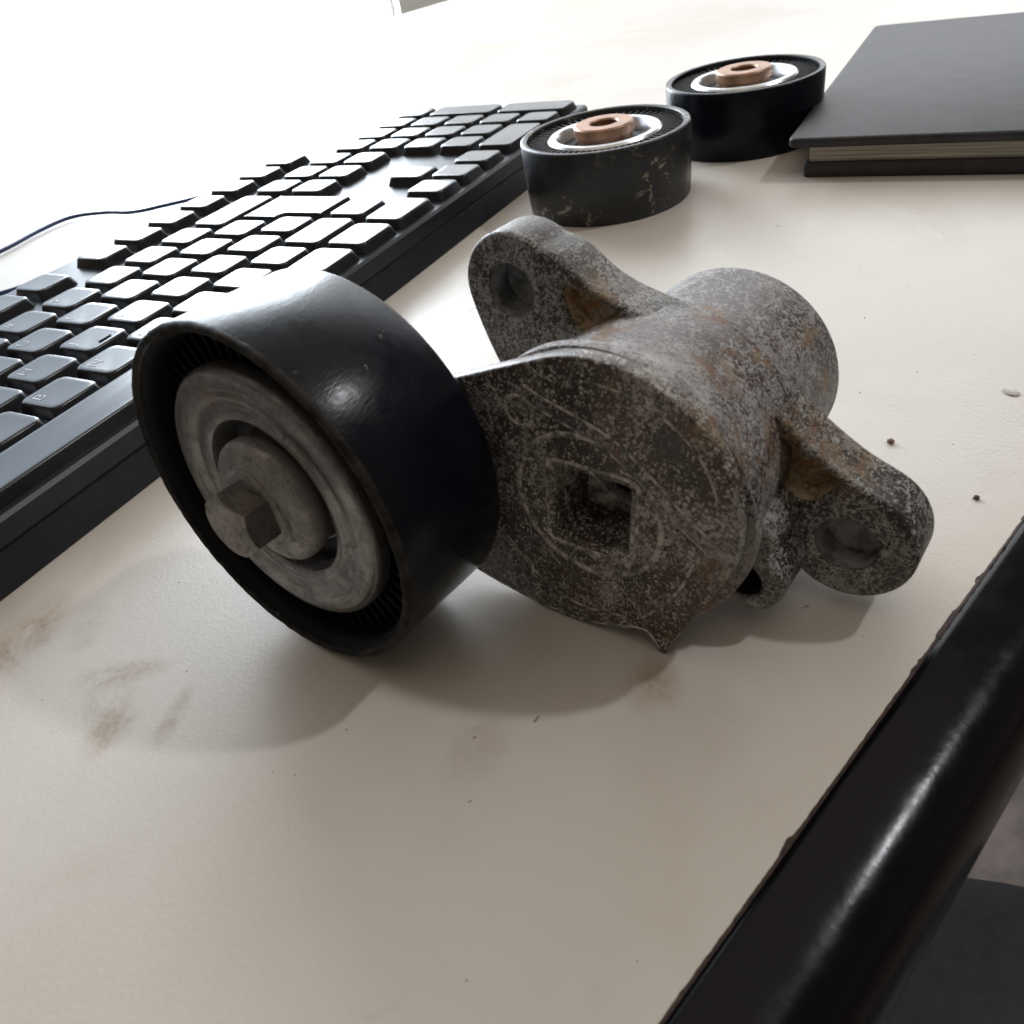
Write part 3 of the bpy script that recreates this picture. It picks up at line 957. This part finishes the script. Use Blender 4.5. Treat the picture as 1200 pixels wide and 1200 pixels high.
def keymesh(w, hgt=1.0):
    k = (round(w, 3), hgt)
    if k not in KEYMESH:
        W_, H_ = w * PU, hgt * PVV
        bm_ = bmesh.new()
        rings = []
        for dw, r, z in ((1.9, 1.6, -3.7), (3.4, 2.4, -0.95), (3.7, 2.5, -0.45), (4.2, 2.4, -0.12), (4.9, 2.3, 0.0), (7.4, 2.2, -0.10)):
            rings.append([bm_.verts.new((x * MM, y * MM, z * MM)) for x, y in rrect(W_ - dw, H_ - dw, r)])
        for p, q in zip(rings[:-1], rings[1:]):
            for i in range(len(p)):
                j = (i + 1) % len(p)
                bm_.faces.new((p[i], p[j], q[j], q[i]))
        bm_.faces.new(rings[-1])
        me = bpy.data.meshes.new('key')
        bm_.to_mesh(me)
        bm_.free()
        me.materials.append(MAT['key'])
        for p in me.polygons:
            p.use_smooth = True
        me.set_sharp_from_angle(angle=math.radians(50))
        KEYMESH[k] = me
    return KEYMESH[k]


LEG = {}


def legend(ch, key, w):
    if ch not in LEG:
        cu = bpy.data.curves.new('legend', 'FONT')
        cu.body = ch
        cu.size = 5.4 * MM
        cu.extrude = 0.03 * MM
        cu.resolution_u = 3
        to = bpy.data.objects.new('legend', cu)
        me = bpy.data.meshes.new_from_object(to)
        bpy.data.objects.remove(to)
        bpy.data.curves.remove(cu)
        me.name = 'legend'
        me.materials.clear()
        me.materials.append(MAT['legend'])
        LEG[ch] = me
    o_ = bpy.data.objects.new('legend', LEG[ch])
    o_.location = Vector((-w * PU / 2 + 3.9, 1.5, -0.05)) * MM
    link(o_, key)


def key(u0, u1, v, ch=None, hgt=1.0):
    w = u1 - u0
    o_ = bpy.data.objects.new('key', keymesh(w, hgt))
    o_.location = kpt((u0 + u1) / 2, v) * MM
    o_.rotation_euler = (KT, 0, 0)
    link(o_, kb)
    if ch:
        legend(ch, o_, w)
    return o_


def row(u0, v, chars):
    for i, c in enumerate(chars):
        key(u0 + i, u0 + i + 1, v, c)


row(0, 3, '`1234567890-=')
key(13, 14.95, 3)
key(0, 1.5, 2)
row(1.5, 2, 'QWERTYUIOP[]')
key(0, 1.75, 1)
row(1.75, 1, "ASDFGHJKL;'#")
key(0, 1.25, 0)
row(1.25, 0, '\\ZXCVBNM,./')
key(12.25, 13.72, 0)
key(13.72, 14.8, 0)
# ISO enter: an L-shaped key over two rows
en0, en1 = kpt(13.5, 2.5), kpt(14.95, 0.5)
ctr = kpt(14.3, 1.5)
L0 = [(13.5, 2.5), (13.5, 1.5), (13.75, 1.5), (13.75, 0.5), (14.95, 0.5), (14.95, 2.5)]
Lm = [((u - 14.3) * PU, (v - 1.5) * PVV) for u, v in L0]
rnd = []
for i in range(6):
    p, q, r = Vector(Lm[i - 1]), Vector(Lm[i]), Vector(Lm[(i + 1) % 6])
    d1, d2 = (p - q).normalized(), (r - q).normalized()
    for t in (0, 0.25, 0.5, 0.75, 1):
        rnd.append(tuple(q + d1 * 2.0 * (1 - t) ** 2 + d2 * 2.0 * t ** 2))
rnd = ccw(rnd)
bm = bmesh.new()
rings = []
for d, z in ((0.95, -3.7), (1.7, -0.95), (1.85, -0.45), (2.1, -0.12), (2.45, 0.0), (2.8, -0.03)):
    rings.append([bm.verts.new((x * MM, y * MM, z * MM)) for x, y in offset_loop(rnd, d)])
for p, q in zip(rings[:-1], rings[1:]):
    for i in range(len(p)):
        j = (i + 1) % len(p)
        bm.faces.new((p[i], p[j], q[j], q[i]))
bmesh.ops.triangulate(bm, faces=[bm.faces.new(rings[-1])])
o = obj('key', bm, MAT['key'], kb, 50, ctr * MM)
o.rotation_euler = (KT, 0, 0)
# space-bar row
for u0, u1 in ((0, 1.25), (1.25, 2.5), (2.5, 3.75), (3.75, 9.8), (9.8, 11.05), (11.05, 12.27), (12.27, 13.5), (13.5, 14.9)):
    key(u0, u1, -1)
# function row
for u0 in (0, 2, 3, 4, 5, 6.5, 7.5, 8.5, 9.5, 11, 12, 13, 14):
    key(u0, u0 + 0.97, 4.4)
# navigation block, arrows
for v in (3, 2):
    for u0 in (15.05, 16.05, 17.05):
        key(u0, u0 + 0.98, v)
for u0 in (15.05, 16.05, 17.05):
    key(u0, u0 + 0.98, 4.4)
key(15.95, 16.93, 0)
for u0 in (15.03, 16.02, 17.0):
    key(u0, u0 + 0.98, -1)
# number pad
for u0 in (18.15, 19.13, 20.11, 21.09):
    key(u0, u0 + 0.98, 3)
for v in (2, 1, 0):
    for u0 in (18.15, 19.13, 20.11):
        key(u0, u0 + 0.98, v)
key(18.15, 20.09, -1)
key(20.11, 21.09, -1)
key(21.09, 22.07, 1.5, None, 2.0)
key(21.09, 22.07, -0.5, None, 2.0)
# homing bar on J
jk = kpt(8.25, 1)
obj('homing_bar', box(-2.3, 2.3, -0.35, 0.35, -0.1, 0.28, 0.15, 1), MAT['key'], kb, 0, (jk + Vector((0.6, -5.2, 0))) * MM)

# thin blue cable looping behind the keyboard
pth = [(236, 128, 4), (236, 160, 2.0), (216, 177, 1.6), (202, 186, 1.6), (186, 204, 1.6), (182, 232, 1.6), (205, 252, 1.6), (243, 248, 1.6), (270, 253, 1.6), (289, 251, 1.6), (296, 232, 1.6), (297, 210, 1.6), (307, 196, 1.6), (322, 180, 1.6), (345, 168, 1.6), (380, 160, 1.6)]
sm = []
for i in range(len(pth) - 1):
    p0, p1, p2, p3 = (Vector(pth[min(max(i + k, 0), len(pth) - 1)]) for k in (-1, 0, 1, 2))
    for k in range(6):
        t = k / 6
        sm.append(0.5 * ((2 * p1) + (p2 - p0) * t + (2 * p0 - 5 * p1 + 4 * p2 - p3) * t * t + (3 * p1 - p0 - 3 * p2 + p3) * t ** 3))
sm.append(Vector(pth[-1]))
tag(obj('cable', tube(sm, 1.0, 8), MAT['cable'], None, 60), 'thin dark blue cable curving over the desk behind the keyboard', 'cable')

# ---------------------------------------------------------------- crumbs and specks


def crumb(name, x, y, r, label, mat=None, flat=0.6):
    bm_ = bmesh.new()
    bmesh.ops.create_icosphere(bm_, subdivisions=2, radius=r * MM)
    for v in bm_.verts:
        v.co *= 0.75 + 0.5 * random.random()
        v.co.z *= flat
    lo = min(v.co.z for v in bm_.verts)
    return tag(obj(name, bm_, mat or MAT['crumb'], None, 0, (x * MM, y * MM, -lo)), label, 'crumb')


crumb('crumb', 173.5, -170.5, 0.75, 'pinkish brown crumb on the desk right of the grey housing')
crumb('crumb', 158.6, -187.5, 0.6, 'dark brown crumb on the desk near the black edge', MAT['speck'])
fk = tag(obj('flake', lathe([(0, 0.05), (1.6, 0.06), (1.9, 0.22), (1.7, 0.30), (0, 0.22)], 20), MAT['flake'], None, 30, (0.1985, -0.1912, 0)), 'pale oval flake lying on the desk at the right', 'flake')
fk.scale = (1.0, 0.7, 1)
fk.rotation_euler.z = 0.9
bm = bmesh.new()
for i in range(70):
    x, y = random.uniform(40, 340), random.uniform(-185, -20)
    r = random.uniform(0.06, 0.15) * (1.6 if random.random() < 0.12 else 1)
    if (Vector((x, y, 0)) - E0).dot(EN) > -3:
        continue
    if random.random() < 0.07:
        aa = random.uniform(0, 3.14)
        ln = random.uniform(1.0, 2.6)
        dx, dy = math.cos(aa), math.sin(aa)
        cv = random.uniform(-0.4, 0.4)
        tube([(x - dx * ln, y - dy * ln, 0.08), (x + dy * cv, y - dx * cv, 0.1), (x + dx * ln, y + dy * ln, 0.08)], 0.035, 5, bm)
        continue
    rt = bmesh.ops.create_icosphere(bm, subdivisions=1, radius=r * MM)
    bmesh.ops.translate(bm, verts=rt['verts'], vec=Vector((x, y, r * 0.5)) * MM)
tag(obj('dust_specks', bm, MAT['speck'], None, 0), 'tiny dark specks and fibres scattered over the desk', 'dust', None, 'stuff')
